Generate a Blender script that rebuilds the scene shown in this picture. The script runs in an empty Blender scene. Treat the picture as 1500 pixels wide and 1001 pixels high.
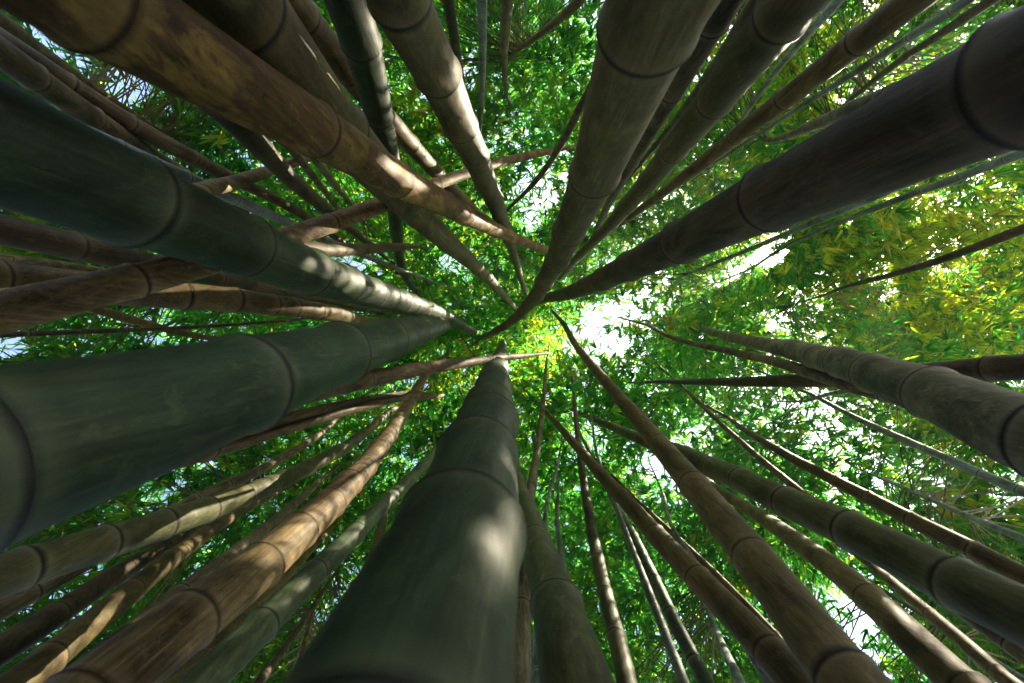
import bpy, math, random
import numpy as np

# ------------------------------------------------------------------ basics
rng = np.random.default_rng(11)
random.seed(11)
F = 667.0            # focal length in pixels of the 1500 px wide photograph (16 mm on full frame)
CX, CY = 750.0, 500.5
CAMZ = 1.25          # the camera lies on its back at about hip height, looking straight up

scene = bpy.context.scene
col = scene.collection

def link(name, me, parent=None):
    o = bpy.data.objects.new(name, me)
    col.objects.link(o)
    if parent is not None:
        o.parent = parent
    return o

def mesh_from(name, verts, faces_flat, loop_totals, mats, smooth=True, attrs=None, mat_idx=None):
    """numpy arrays -> mesh. faces_flat: vertex indices one after another; loop_totals: corners per face."""
    me = bpy.data.meshes.new(name)
    verts = np.asarray(verts, np.float32)
    faces_flat = np.asarray(faces_flat, np.int32)
    lt = np.asarray(loop_totals, np.int32)
    me.vertices.add(len(verts))
    me.vertices.foreach_set('co', verts.ravel())
    me.loops.add(len(faces_flat))
    me.loops.foreach_set('vertex_index', faces_flat)
    me.polygons.add(len(lt))
    ls = np.zeros(len(lt), np.int32)
    ls[1:] = np.cumsum(lt)[:-1]
    me.polygons.foreach_set('loop_start', ls)
    me.polygons.foreach_set('loop_total', lt)
    me.polygons.foreach_set('use_smooth', np.full(len(lt), smooth, bool))
    for m in mats:
        me.materials.append(m)
    if mat_idx is not None:
        me.polygons.foreach_set('material_index', np.asarray(mat_idx, np.int32))
    for k, v in (attrs or {}).items():
        a = me.attributes.new(k, 'FLOAT', 'POINT')
        a.data.foreach_set('value', np.asarray(v, np.float32))
    me.update(calc_edges=True)
    return me

# ------------------------------------------------------------------ materials
def nodes_of(m):
    m.use_nodes = True
    nt = m.node_tree
    for n in list(nt.nodes):
        nt.nodes.remove(n)
    return nt, nt.nodes, nt.links

def noise(nt, vec, scale, detail=4, rough=.55, dist=0.0):
    n = nt.nodes.new('ShaderNodeTexNoise')
    n.inputs['Scale'].default_value = scale
    n.inputs['Detail'].default_value = detail
    n.inputs['Roughness'].default_value = rough
    n.inputs['Distortion'].default_value = dist
    nt.links.new(vec, n.inputs['Vector'])
    return n.outputs['Fac']

def ramp(nt, fac, stops, interp='LINEAR'):
    r = nt.nodes.new('ShaderNodeValToRGB')
    r.color_ramp.interpolation = interp
    el = r.color_ramp.elements
    while len(el) < len(stops):
        el.new(0.5)
    for e, (p, c) in zip(el, stops):
        e.position = p
        e.color = (c, c, c, 1) if isinstance(c, (int, float)) else (*c, 1)
    nt.links.new(fac, r.inputs['Fac'])
    return r.outputs['Color']

def mix(nt, fac, a, b, blend='MIX'):
    m = nt.nodes.new('ShaderNodeMix')
    m.data_type = 'RGBA'
    m.blend_type = blend
    for sock, v in ((m.inputs[0], fac), (m.inputs[6], a), (m.inputs[7], b)):
        if hasattr(v, 'is_linked'):
            nt.links.new(v, sock)
        elif isinstance(v, (int, float)):
            sock.default_value = v
        else:
            sock.default_value = (*v, 1)
    return m.outputs[2]

def culm_material(name, base, second, blot, ring, bloom, rough=.42, blot_lo=.5, blot_hi=.62, fibre=.35, spots=.5):
    m = bpy.data.materials.new(name)
    nt, N, L = nodes_of(m)
    tc = N.new('ShaderNodeTexCoord')
    oi = N.new('ShaderNodeObjectInfo')
    off = N.new('ShaderNodeVectorMath'); off.operation = 'MULTIPLY_ADD'
    comb = N.new('ShaderNodeCombineXYZ')
    for i in range(3):
        L.new(oi.outputs['Random'], comb.inputs[i])
    off.inputs[1].default_value = (37, 53, 71)
    L.new(comb.outputs[0], off.inputs[0])
    L.new(tc.outputs['Object'], off.inputs[2])
    def mapped(s):
        mp = N.new('ShaderNodeMapping')
        mp.inputs['Scale'].default_value = s
        L.new(off.outputs[0], mp.inputs['Vector'])
        return mp.outputs[0]
    broad = noise(nt, mapped((4, 4, 1.1)), 1.0, 5)
    fib = noise(nt, mapped((110, 110, 1.6)), 1.0, 6, .75)
    blt = noise(nt, mapped((11, 11, 3.6)), 1.0, 6, .62, .6)
    spk = noise(nt, mapped((95, 95, 55)), 1.0, 2, .6)
    c = mix(nt, ramp(nt, broad, [(.38, 0.0), (.6, 1.0)]), base, second)
    c = mix(nt, ramp(nt, blt, [(blot_lo, 0.0), (blot_hi, 1.0)]), c, blot)
    f = ramp(nt, fib, [(.32, 1.0 - fibre * 1.5), (.68, 1.0 + fibre * .6)])
    c = mix(nt, 1.0, c, f, 'MULTIPLY')
    c = mix(nt, ramp(nt, spk, [(.66, 0.0), (.74, spots)]), c, tuple(min(1, v * .35) for v in base))
    # lichen blotches and pale rubbed scratches
    lic = noise(nt, mapped((26, 26, 17)), 1.0, 5, .7, .4)
    c = mix(nt, ramp(nt, lic, [(.57, 0.0), (.64, .34)]), c, bloom)
    scr = noise(nt, mapped((150, 150, 4.5)), 1.0, 2, .5)
    c = mix(nt, ramp(nt, scr, [(.63, 0.0), (.72, .5)]), c, bloom)
    grime = noise(nt, mapped((7, 7, 2.4)), 1.0, 7, .7, 1.0)
    c = mix(nt, 1.0, c, ramp(nt, grime, [(.38, .38), (.6, 1.12)]), 'MULTIPLY')
    # per-stalk brightness
    v = N.new('ShaderNodeMapRange')
    v.inputs['To Min'].default_value = .78; v.inputs['To Max'].default_value = 1.22
    L.new(oi.outputs['Random'], v.inputs['Value'])
    c = mix(nt, 1.0, c, v.outputs[0], 'MULTIPLY')
    # sheath scar (dark) and the waxy bloom around it, stored on the mesh rows next to each node
    at = N.new('ShaderNodeAttribute'); at.attribute_name = 'bloom'
    bm = N.new('ShaderNodeMath'); bm.operation = 'MULTIPLY'
    L.new(at.outputs['Fac'], bm.inputs[0]); L.new(blt, bm.inputs[1])
    c = mix(nt, bm.outputs[0], c, bloom)
    at = N.new('ShaderNodeAttribute'); at.attribute_name = 'scar'
    c = mix(nt, at.outputs['Fac'], c, ring)
    cr = N.new('ShaderNodeAttribute'); cr.attribute_name = 'crack'
    c = mix(nt, cr.outputs['Fac'], c, (.012, .009, .006))
    b = N.new('ShaderNodeBsdfPrincipled')
    L.new(c, b.inputs['Base Color'])
    b.inputs['Specular IOR Level'].default_value = .2
    rr = N.new('ShaderNodeMapRange')
    rr.inputs['To Min'].default_value = rough - .02; rr.inputs['To Max'].default_value = rough + .2
    L.new(blt, rr.inputs['Value'])
    L.new(rr.outputs[0], b.inputs['Roughness'])
    bp = N.new('ShaderNodeBump')
    bp.inputs['Strength'].default_value = .4; bp.inputs['Distance'].default_value = .004
    hs = N.new('ShaderNodeMath'); hs.operation = 'MULTIPLY_ADD'
    L.new(fib, hs.inputs[0]); hs.inputs[1].default_value = .5; L.new(blt, hs.inputs[2])
    L.new(hs.outputs[0], bp.inputs['Height'])
    L.new(bp.outputs[0], b.inputs['Normal'])
    out = N.new('ShaderNodeOutputMaterial')
    L.new(b.outputs[0], out.inputs['Surface'])
    return m

DARK = (.008, .007, .006)
MATS = {
    'green':  culm_material('green_culm', (.028, .058, .026), (.046, .07, .032), (0.042, 0.042, 0.0135), DARK, (0.1275, 0.15, 0.0825), .46, .58, .75, .28),
    'jade':   culm_material('jade_culm', (0.0598, 0.1058, 0.0552), (0.0805, 0.1127, 0.0517), (0.0575, 0.069, 0.0287), DARK, (0.184, 0.2185, 0.1495), .46, .58, .75, .22),
    'sage':   culm_material('sage_culm', (0.0841, 0.0928, 0.0348), (0.1131, 0.1073, 0.0406), (0.0653, 0.0609, 0.0217), DARK, (0.2175, 0.203, 0.116), .5, .56, .72, .28),
    'olive':  culm_material('olive_culm', (0.0754, 0.0653, 0.0217), (0.1102, 0.0885, 0.0319), (0.0522, 0.0435, 0.0145), DARK, (0.203, 0.1595, 0.0798), .5, .55, .72, .3),
    'brown':  culm_material('brown_culm', (0.094, 0.068, 0.022), (0.138, 0.099, 0.037), (0.0696, 0.0435, 0.0145), DARK, (0.2175, 0.1522, 0.0725), .52, .52, .68, .35),
    'mottle': culm_material('mottled_culm', (0.095, 0.055, 0.02), (0.15, 0.082, 0.028), (0.26, 0.165, 0.045), (0.0225, 0.015, 0.0088), (0.275, 0.1875, 0.075), .56, .49, .53, .35, .85),
    'tan':    culm_material('dry_tan_culm', (0.148, 0.1, 0.042), (0.2, 0.145, 0.068), (0.096, 0.0564, 0.0216), (0.0264, 0.0156, 0.0072), (0.288, 0.204, 0.108), .58, .52, .62, .5),
    'grey':   culm_material('grey_culm', (0.118, 0.1, 0.06), (0.165, 0.136, 0.082), (0.08, 0.066, 0.04), DARK, (0.2755, 0.232, 0.1595), .56, .5, .6, .4),
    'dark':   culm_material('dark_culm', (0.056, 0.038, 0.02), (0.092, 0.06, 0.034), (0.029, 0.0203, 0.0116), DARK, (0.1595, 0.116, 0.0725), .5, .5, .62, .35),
    'wax':    culm_material('waxy_blue_culm', (0.22, 0.28, 0.29), (0.14, 0.18, 0.16), (0.07, 0.08, 0.05), (0.03, 0.034, 0.03), (0.34, 0.38, 0.36), .5, .52, .7, .25),
}

def leaf_material():
    m = bpy.data.materials.new('bamboo_leaf')
    nt, N, L = nodes_of(m)
    at = N.new('ShaderNodeAttribute'); at.attribute_name = 'tint'
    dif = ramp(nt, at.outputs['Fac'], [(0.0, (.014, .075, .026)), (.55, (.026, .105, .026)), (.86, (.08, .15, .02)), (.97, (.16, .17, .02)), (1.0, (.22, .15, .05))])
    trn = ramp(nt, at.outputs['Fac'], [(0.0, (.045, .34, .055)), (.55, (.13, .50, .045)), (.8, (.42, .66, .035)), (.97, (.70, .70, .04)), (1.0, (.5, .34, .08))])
    b = N.new('ShaderNodeBsdfPrincipled')
    L.new(dif, b.inputs['Base Color'])
    b.inputs['Roughness'].default_value = .42
    t = N.new('ShaderNodeBsdfTranslucent')
    L.new(trn, t.inputs['Color'])
    mx = N.new('ShaderNodeMixShader')
    mx.inputs[0].default_value = .68
    L.new(b.outputs[0], mx.inputs[1]); L.new(t.outputs[0], mx.inputs[2])
    out = N.new('ShaderNodeOutputMaterial')
    L.new(mx.outputs[0], out.inputs['Surface'])
    return m
LEAF = leaf_material()

def twig_material():
    m = bpy.data.materials.new('twig_bark')
    nt, N, L = nodes_of(m)
    tc = N.new('ShaderNodeTexCoord')
    n = noise(nt, tc.outputs['Object'], 6.0, 3)
    c = ramp(nt, n, [(.35, (.03, .032, .016)), (.65, (.07, .06, .03))])
    b = N.new('ShaderNodeBsdfPrincipled')
    L.new(c, b.inputs['Base Color']); b.inputs['Roughness'].default_value = .6
    out = N.new('ShaderNodeOutputMaterial'); L.new(b.outputs[0], out.inputs['Surface'])
    return m
TWIG = twig_material()

def ground_material():
    m = bpy.data.materials.new('leaf_litter')
    nt, N, L = nodes_of(m)
    tc = N.new('ShaderNodeTexCoord')
    vo = N.new('ShaderNodeTexVoronoi'); vo.inputs['Scale'].default_value = 9
    L.new(tc.outputs['Object'], vo.inputs['Vector'])
    n = noise(nt, tc.outputs['Object'], 1.6, 6)
    c = mix(nt, n, (.10, .06, .03), (.24, .17, .09))
    c = mix(nt, .5, c, vo.outputs['Color'], 'SOFT_LIGHT')
    b = N.new('ShaderNodeBsdfPrincipled')
    L.new(c, b.inputs['Base Color']); b.inputs['Roughness'].default_value = .85
    bp = N.new('ShaderNodeBump'); bp.inputs['Strength'].default_value = .6; bp.inputs['Distance'].default_value = .03
    L.new(vo.outputs['Distance'], bp.inputs['Height']); L.new(bp.outputs[0], b.inputs['Normal'])
    out = N.new('ShaderNodeOutputMaterial'); L.new(b.outputs[0], out.inputs['Surface'])
    return m

# ------------------------------------------------------------------ the stalks
# each: kind, label, material, base diameter, height of the tip above the camera,
#       axis points from the base up as (x, y, width) measured on the photograph, nodes seen (apex of the ring) or internode length
B = []
def S(label, mat, D, H, pts, nodes=None, inter=None, kind='bamboo', crack=None, group='standing bamboo stalks of the grove'):
    B.append(dict(label=label, mat=mat, D=D, H=H, pts=pts, nodes=nodes or [], inter=inter, kind=kind, crack=crack, group=group))
DEAD = 'dry bamboo poles leaning across the grove'

# --- big foreground stalks
S('thick smooth dark green bamboo with sun-striped upper stem, above the grey-green giant', 'green', .16, 15,
  [(5,218,170),(220,300,131),(397,377,73),(530,427,45),(600,445,33),(650,463,21),(683,482,12)],
  [(253,310),(399,380),(482,410),(532,426),(563,436),(583,441),(600,446),(615,450),(628,455),(640,460),(651,464)])
S('hugest grey-green bamboo, its lowest joint nearest, with cracked dry pole under it', 'green', .16, 15,
  [(10,660,256),(229,605,188),(405,545,119),(541,505,71),(583,492,53),(620,483,34),(650,476,22)],
  [(32,655),(415,535),(536,500),(590,485),(610,481),(623,479),(633,478),(641,477),(648,476)])
S('fat green bamboo rising straight from the lower edge, pale bluish joints narrowing upward', 'green', .16, 15,
  [(604,992,300),(632,894,252),(690,734,153),(703,660,108),(714,610,75),(719,581,56),(727,546,33),(731,528,20)],
  [(680,694),(712,615),(720,581),(726,563),(729,547),(731,536),(733,527)])
S('big mottled orange-brown bamboo slanting past the sun-spotted olive stalks', 'mottle', .13, 15,
  [(215,45,132),(345,125,106),(468,195,78),(590,267,48),(655,302,33),(713,330,22),(760,352,15),(798,366,11)],
  [(491,208),(600,275),(664,306),(690,319),(714,331),(732,340),(747,347),(760,353),(772,357)])
S('dark brown bamboo tucked behind the mottled orange stalk, upper half sunlit', 'olive', .18, 15,
  [(378,44,122),(490,186,86),(553,250,60),(620,322,42),(660,358,28),(690,383,20),(715,410,14),(750,447,9)],
  [(522,220),(617,337),(662,367),(686,385),(703,401),(718,414),(730,427),(741,438)])
S('thick dark olive bamboo hanging down from the middle of the upper edge', 'olive', .15, 15,
  [(966,10,152),(918,130,106),(890,200,82),(864,267,62),(839,330,46),(811,388,31),(785,436,21),(745,472,13),(700,500,8)],
  [(930,108),(858,286),(832,362),(810,398),(793,425),(780,440),(768,451),(756,461),(746,469)])
S('near-black purple-grey giant bamboo reaching in from the upper corner', 'dark', .16, 15,
  [(1402,168,158),(1220,245,120),(1108,300,87),(985,363,56),(914,395,39),(874,413,30),(852,424,24),(825,430,18),(800,437,14)],
  [(1397,128),(1087,303),(969,364),(904,395),(868,413),(846,421),(827,427),(813,431)])
S('grey ringed bamboo with close joints swelling towards the frame edge opposite the striped green one', 'grey', .15, 13,
  [(1500,634,108),(1350,570,69),(1265,540,47),(1218,530,37),(1160,513,28),(1111,504,21),(1075,494,14),(1041,487,8)],
  [(1479,645),(1329,575),(1253,540),(1211,529),(1176,519),(1151,512),(1128,506),(1108,502),(1092,498),(1078,494),(1066,492)])
S('long olive-green bamboo passing behind the orange-brown diagonal stalk', 'sage', .14, 14,
  [(1500,903,86),(1390,845,70),(1235,775,54),(1140,733,43),(1075,700,33),(1030,675,27),(985,655,23),(937,647,18),(913,632,14),(855,608,6)],
  [(1366,840),(1217,773),(1129,735),(1067,703),(1029,681),(991,663),(960,650),(930,640),(908,630),(890,622)])
S('orange-brown diagonal bamboo in front, crossing the long olive stalk', 'brown', .125, 14,
  [(1231,992,92),(1143,860,66),(1098,803,54),(1045,752,45),(1003,703,37),(961,645,31),(924,600,24),(892,562,17),(868,535,13),(839,505,10),(828,475,7)],
  [(1225,950),(1092,787),(1004,697),(956,640),(924,602),(900,574),(882,553),(868,537),(856,524),(847,511)])
S('brown-olive bamboo beside the bright sunlit thin culm, steep and evenly ringed', 'brown', .12, 14,
  [(1160,995,56),(1125,945,49),(1070,895,42),(1013,842,35),(960,785,29),(918,735,24),(879,692,17),(855,665,14),(828,635,11),(799,605,8),(783,585,5)],
  [(1113,935),(1013,832),(953,769),(903,717),(873,687),(847,657),(828,636),(812,618),(801,606)])
S('dark smooth bamboo half hidden behind the fat green one, with white scratches', 'sage', .125, 13,
  [(842,992,100),(815,890,74),(797,830,54),(780,775,37),(768,740,26),(755,690,16),(748,655,11)],
  [(815,851),(785,772),(772,740),(764,715)])

# --- upper side
S('straight grey-green bamboo dropping between the dark brown and the sun-spotted stalks', 'green', .12, 13,
  [(512,10,64),(537,100,50),(557,175,38),(572,240,29),(579,315,20),(581,355,17),(587,388,13),(605,420,9),(626,440,6)],
  [(532,90),(563,186),(577,290),(580,347),(583,372),(590,392),(600,409)])
S('olive bamboo with large cream sun spots along one side, joints dark', 'olive', .14, 14,
  [(592,10,86),(630,90,69),(660,150,56),(687,210,42),(703,250,35),(725,295,26),(745,345,17),(752,370,13),(760,405,9),(770,428,6)],
  [(597,42),(651,140),(684,206),(700,248),(714,282),(726,305),(736,325),(744,342),(750,357),(755,372),(758,386)])
S('short sunlit brown bamboo segment seen between the grey-green and the mottled stalks', 'brown', .11, 13,
  [(520,118,36),(595,205,26),(635,250,21),(690,302,14),(730,340,9)], [(608,222),(637,254)], .3)
S('slim dark bamboo squeezed behind the edge of the cream-spotted stalk', 'dark', .08, 12,
  [(658,5,17),(668,80,12),(690,175,8),(700,215,5)], None, .3)
S('upright bluish-grey slim bamboo alone against leaves, straight as a pipe', 'wax', .075, 12,
  [(706,5,14),(707,100,12),(705,150,8),(703,190,5)], [(707,38),(707,67),(706,92),(705,115),(705,140)], .3)
S('wavy brown bamboo tip with tight rings hanging next to the bluish pipe', 'grey', .08, 11,
  [(744,2,17),(739,60,13),(738,90,10),(741,122,7),(746,152,4)], [(741,28),(739,50),(738,70),(738,88),(740,106)], .25)
S('bare brownish thin bamboo slanting across dark leaves near the thick dark olive stalk', 'brown', .07, 11,
  [(845,5,15),(807,40,11),(767,66,7),(742,84,4)], None, .28)
S('grey thin bamboo vanishing behind the thick dark olive stalk', 'grey', .075, 12,
  [(850,158,13),(825,207,10),(793,255,8),(745,306,5)], None, .3)
S('striped slim bamboo peeping out behind the thick dark olive stalk, facing the clean grey-brown one', 'grey', .1, 13,
  [(942,205,26),(908,270,15),(886,308,10),(874,336,7)], [(905,272),(892,292),(884,308)], .3)
S('clean grey-brown bamboo with wide-set joints, second from the thick dark olive stalk', 'olive', .13, 14,
  [(1155,10,78),(1088,95,64),(1035,160,50),(980,228,34),(915,306,24),(890,333,18),(845,378,11)],
  [(1137,62),(1031,168),(979,236),(943,281),(915,312),(892,336),(875,352),(860,366)])
S('thin shadowed bamboo hugging the upper flank of the clean grey-brown stalk', 'dark', .09, 13,
  [(1105,12,28),(1052,92,19),(1012,148,13),(960,213,9),(925,255,6)], None, .35)
S('reddish-brown medium bamboo running parallel below the clean grey-brown one', 'brown', .11, 13,
  [(1325,10,45),(1215,95,35),(1100,182,26),(1000,262,16),(940,305,11),(890,342,6)],
  [(1241,72),(1137,152),(1067,206),(1022,241),(985,270),(960,288)])
S('thin two-toned bluish culm above the reddish-brown stalk', 'wax', .07, 12,
  [(1225,8,15),(1167,62,10),(1100,160,7),(1060,222,4)], None, .3)
S('pale blue waxy culm lying along the underside of the reddish-brown stalk', 'wax', .07, 12,
  [(1405,8,14),(1287,85,10),(1153,168,8),(1095,208,5)], [(1330,60),(1280,92),(1232,125),(1190,150)], .3)
S('thin dark crooked culm over bright leaves, next to the black giant', 'dark', .07, 11,
  [(1440,8,15),(1385,48,12),(1330,78,10),(1270,128,8),(1228,162,5)], None, .3)
S('silvery tightly ringed bamboo tip curling out from behind the black giant', 'grey', .085, 11,
  [(1330,130,32),(1228,167,21),(1180,188,14),(1153,203,9),(1128,204,7),(1108,198,4)],
  [(1199,180),(1174,192),(1158,200),(1146,203),(1135,205),(1125,204)], .22)
S('slender blue-white culm along the lower flank of the black giant, upper strand', 'wax', .07, 12,
  [(1330,265,17),(1240,305,11),(1150,343,8),(1087,371,6),(1039,388,4)], None, .3)
S('slender blue-white culm crossing yellow sunlit leaves below the black giant', 'wax', .075, 12,
  [(1500,224,15),(1420,254,12),(1300,298,9),(1233,325,7),(1153,360,5),(1100,394,3)],
  [(1345,274),(1301,297),(1262,315),(1233,326)], .35)
S('lone dark slim culm in front of the brightest yellow foliage', 'dark', .075, 11,
  [(1500,335,15),(1447,355,12),(1367,385,10),(1308,402,8),(1247,418,6),(1208,432,3)],
  [(1468,348),(1396,373),(1344,392),(1305,403),(1270,413)], .3)

# --- right side
S('almost level dark bamboo under the grey ringed stalk, pale tip', 'dark', .105, 12,
  [(1500,537,40),(1400,544,30),(1240,556,22),(1145,558,19),(1100,559,16),(1030,560,10),(970,559,5)],
  [(1433,540),(1188,556),(1144,558),(1105,559),(1073,559),(1049,560),(1028,560)])
S('thin bent bamboo with white tip above the grey ringed stalk', 'grey', .085, 11,
  [(1250,566,22),(1140,533,13),(1060,511,10),(1007,501,8),(972,492,6),(951,476,4)],
  [(1060,511),(1032,506),(1008,501),(990,497)], .3)
S('short pale blue hooked culm emerging under the grey ringed stalk', 'wax', .07, 10,
  [(1400,585,17),(1320,572,12),(1265,571,8),(1215,577,6),(1180,588,4)], [(1244,572),(1228,574)], .3)
S('pale blue-white slim bamboo turning brown lower down, across green leaves', 'wax', .07, 11,
  [(1500,721,15),(1431,692,12),(1388,672,11),(1327,645,10),(1247,609,8),(1201,584,5)],
  [(1487,716),(1432,692),(1386,671),(1350,655),(1322,642),(1298,632),(1278,622)])
S('light brown slim bamboo with bright sunlit upper rim, above the long olive stalk', 'brown', .095, 12,
  [(1500,846,29),(1417,800,25),(1329,757,21),(1263,725,18),(1220,703,16),(1159,672,13),(1121,648,10),(1092,630,8),(1068,613,5)],
  [(1414,800),(1325,757),(1263,724),(1217,702),(1184,686),(1158,671),(1135,657),(1118,646)])
S('thin straight grey culm ending behind the long olive stalk', 'grey', .07, 12,
  [(1215,752,14),(1148,703,10),(1095,655,8),(1028,593,6),(1005,572,4)], [(1085,646),(1063,626),(1045,610)], .3)
S('faint thin waxy culm among leaves above the slim stalk with sunlit rim', 'wax', .065, 11,
  [(1500,789,11),(1420,758,8),(1367,733,7),(1320,714,4)], None, .35)

# --- lower side
S('brown bamboo under the long olive stalk with one pale sunlit flank', 'brown', .115, 13,
  [(1390,992,54),(1330,927,46),(1265,865,38),(1155,788,25),(1105,752,19),(1055,718,12),(1030,700,8)],
  [(1257,865),(1154,790),(1112,758),(1085,738)])
S('thin bamboo with dazzling sunlit edge between the long olive stalk and the brown one', 'tan', .085, 13,
  [(1470,994,23),(1420,946,20),(1353,894,17),(1290,838,13),(1235,797,9)], [(1356,894),(1290,840)], .35)
S('teal hairline culm running beside the dazzling sunlit edge', 'wax', .05, 11,
  [(1488,988,8),(1428,950,7),(1313,877,6),(1233,826,4)], None, .3)
S('thin blazing sunlit cream culm clinging to the brown-olive stalk', 'tan', .07, 13,
  [(1192,996,14),(1132,925,12),(1060,853,10),(1007,803,8),(950,748,6),(905,705,4)],
  [(1132,924),(1060,853),(1040,833),(1007,803)], .3)
S('slim green bamboo alone between the pale yellow upright one and the brown-olive stalk', 'jade', .08, 12,
  [(1031,994,24),(1007,950,21),(980,895,19),(953,835,17),(927,785,14),(903,742,9)],
  [(1014,955),(977,888),(956,841),(937,803),(925,780)])
S('pale yellow upright bamboo with one broad sunlit stripe', 'sage', .09, 13,
  [(917,994,30),(897,905,24),(882,850,20),(872,805,17),(863,755,15),(855,705,11),(847,640,8),(841,590,6),(839,555,4)],
  [(900,920),(883,858),(873,811),(866,771),(861,739),(857,715),(854,694),(851,675)])
S('strip of sunlit tan bamboo visible between the fat green and dark smooth stalks', 'tan', .085, 12,
  [(766,996,18),(767,940,14),(766,880,10),(764,820,7),(762,780,5)], None, .3)
S('slim ringed brown bamboo behind the shoulder of the fat green one', 'grey', .085, 13,
  [(772,752,19),(778,718,15),(785,672,11),(790,632,8),(796,590,6),(800,535,4)],
  [(776,732),(780,703),(784,676),(787,652),(790,632),(792,615)])
S('short pale culm glimpsed right behind the slim ringed brown one', 'wax', .06, 11,
  [(794,805,9),(797,778,8),(802,735,6),(815,690,4)], None, .25)
S('short pale culm with a straight top beside the pale yellow upright one', 'wax', .06, 11,
  [(826,835,10),(820,800,8),(816,755,7),(818,722,4)], [(818,790),(816,765)], .25)
S('hair-thin blue culm in the leaves between two brown stalks', 'wax', .05, 11,
  [(892,715,6),(881,688,5),(873,660,4),(868,620,3)], None, .3)
S('thin bluish culm deep behind the bright cream culm', 'wax', .05, 11,
  [(1010,812,8),(990,783,7),(980,760,5),(973,728,4)], None, .3)
S('thin waxy culm beside the slim green bamboo near the lower edge', 'wax', .07, 11,
  [(1083,998,15),(1071,972,13),(1055,940,11),(1041,902,8),(1025,860,5)], [(1072,975),(1058,945)], .3)

# --- lower left
S('tan cracked-looking bamboo with bold sun stripes, broad towards the lower corner', 'tan', .135, 14,
  [(150,1000,104),(295,905,82),(387,824,60),(437,780,48),(480,737,41),(528,693,35),(560,650,28),(585,615,22),(605,580,15),(623,550,9)],
  [(125,965),(312,885),(411,812),(460,763),(500,722),(528,697),(548,672),(567,650),(581,631),(592,613),(603,594)])
S('smooth jade green bamboo beside the tan sun-striped one', 'jade', .1, 12,
  [(300,1000,58),(372,925,44),(472,832,32),(522,778,27),(590,712,21),(625,678,15),(641,658,10)],
  [(402,900),(477,827),(531,769),(566,735),(602,697),(622,680)])
S('grey-olive bamboo with cream sun blotches just under the huge grey-green one', 'sage', .12, 13,
  [(5,848,62),(110,802,50),(215,775,42),(300,750,36),(370,722,31),(430,697,24),(490,664,17),(540,628,12),(572,602,8)],
  [(64,825),(178,787),(260,763),(323,741),(372,722),(410,706),(440,692)])
S('blackish bamboo with one cream sun blotch lying under the grey-olive one', 'dark', .1, 12,
  [(5,950,42),(70,908,36),(140,862,30),(180,838,26),(240,800,20),(300,762,14)], [(95,890),(195,828)], .35)
S('grey-brown bamboo with small fading sun spots next to the blackish one', 'brown', .11, 12,
  [(50,985,48),(120,925,40),(190,868,34),(240,828,27),(282,796,22),(345,752,15),(405,722,10)], [(85,950),(205,855),(262,812)], .35)
S('grey bamboo showing only between the tan striped one and the small-spotted one', 'grey', .1, 12,
  [(275,862,26),(335,815,20),(395,770,16),(430,740,13),(468,705,8)], [(345,806),(392,771)], .3)
S('shaded brown bamboo running under the tan sun-striped one', 'brown', .1, 12,
  [(320,945,30),(385,878,20),(428,832,14),(470,790,9)], None, .3)
S('dim thin bamboo above the cream-blotched grey-olive one', 'grey', .085, 12,
  [(290,728,17),(390,688,13),(435,657,10),(475,628,8),(507,598,5)], [(440,655),(415,672)], .3)
S('slim olive-grey bamboo partly covered by the fat green one', 'olive', .09, 12,
  [(485,965,33),(519,900,25),(533,860,21),(543,828,18),(554,790,14),(563,762,11),(575,730,7)],
  [(532,850),(545,815),(556,785),(562,763),(568,748)])
S('rusty thin bamboo wedged against the fat green one', 'brown', .085, 12,
  [(555,860,25),(574,800,17),(583,767,12),(592,742,8),(604,712,5)], None, .25)
S('dark thin culm below the jade green bamboo', 'dark', .06, 11,
  [(380,1000,13),(420,945,10),(450,903,8),(472,868,5)], None, .3)
S('brown twig-thin culm hanging between jade green and fat green bamboos', 'brown', .045, 10,
  [(432,1000,7),(445,945,6),(459,893,5),(470,858,3)], None, .25)

# --- left side
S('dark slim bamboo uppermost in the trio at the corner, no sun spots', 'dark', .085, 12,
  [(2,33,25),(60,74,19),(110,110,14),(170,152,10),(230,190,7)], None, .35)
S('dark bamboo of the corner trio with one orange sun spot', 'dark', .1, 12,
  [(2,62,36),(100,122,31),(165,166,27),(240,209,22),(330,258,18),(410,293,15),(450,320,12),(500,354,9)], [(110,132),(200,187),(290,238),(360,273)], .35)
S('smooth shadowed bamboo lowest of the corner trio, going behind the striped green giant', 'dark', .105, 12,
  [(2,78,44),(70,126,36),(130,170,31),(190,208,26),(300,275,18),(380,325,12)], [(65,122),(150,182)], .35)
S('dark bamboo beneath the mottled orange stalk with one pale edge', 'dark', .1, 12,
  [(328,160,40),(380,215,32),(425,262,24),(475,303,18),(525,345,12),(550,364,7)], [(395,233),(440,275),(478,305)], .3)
S('pale thin culm close under the mottled orange stalk', 'grey', .065, 11,
  [(430,222,13),(465,266,10),(490,300,7),(505,322,4)], None, .28)
S('second pale thin culm even closer under the mottled orange stalk', 'grey', .065, 11,
  [(455,222,14),(490,270,10),(512,296,6)], None, .28)
S('thin light grey culm threading flat between striped green giant and grey-green one', 'wax', .06, 10,
  [(520,370,8),(541,378,7),(578,392,6),(605,402,5),(633,412,3)], None, .25)
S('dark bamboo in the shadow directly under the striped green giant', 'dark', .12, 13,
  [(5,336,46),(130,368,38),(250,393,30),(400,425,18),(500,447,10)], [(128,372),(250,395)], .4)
S('small grey bamboo stub line behind the dark one under the striped giant', 'grey', .07, 10,
  [(2,378,13),(95,388,11),(180,402,9),(260,416,6)], [(95,388)], .35)
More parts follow.
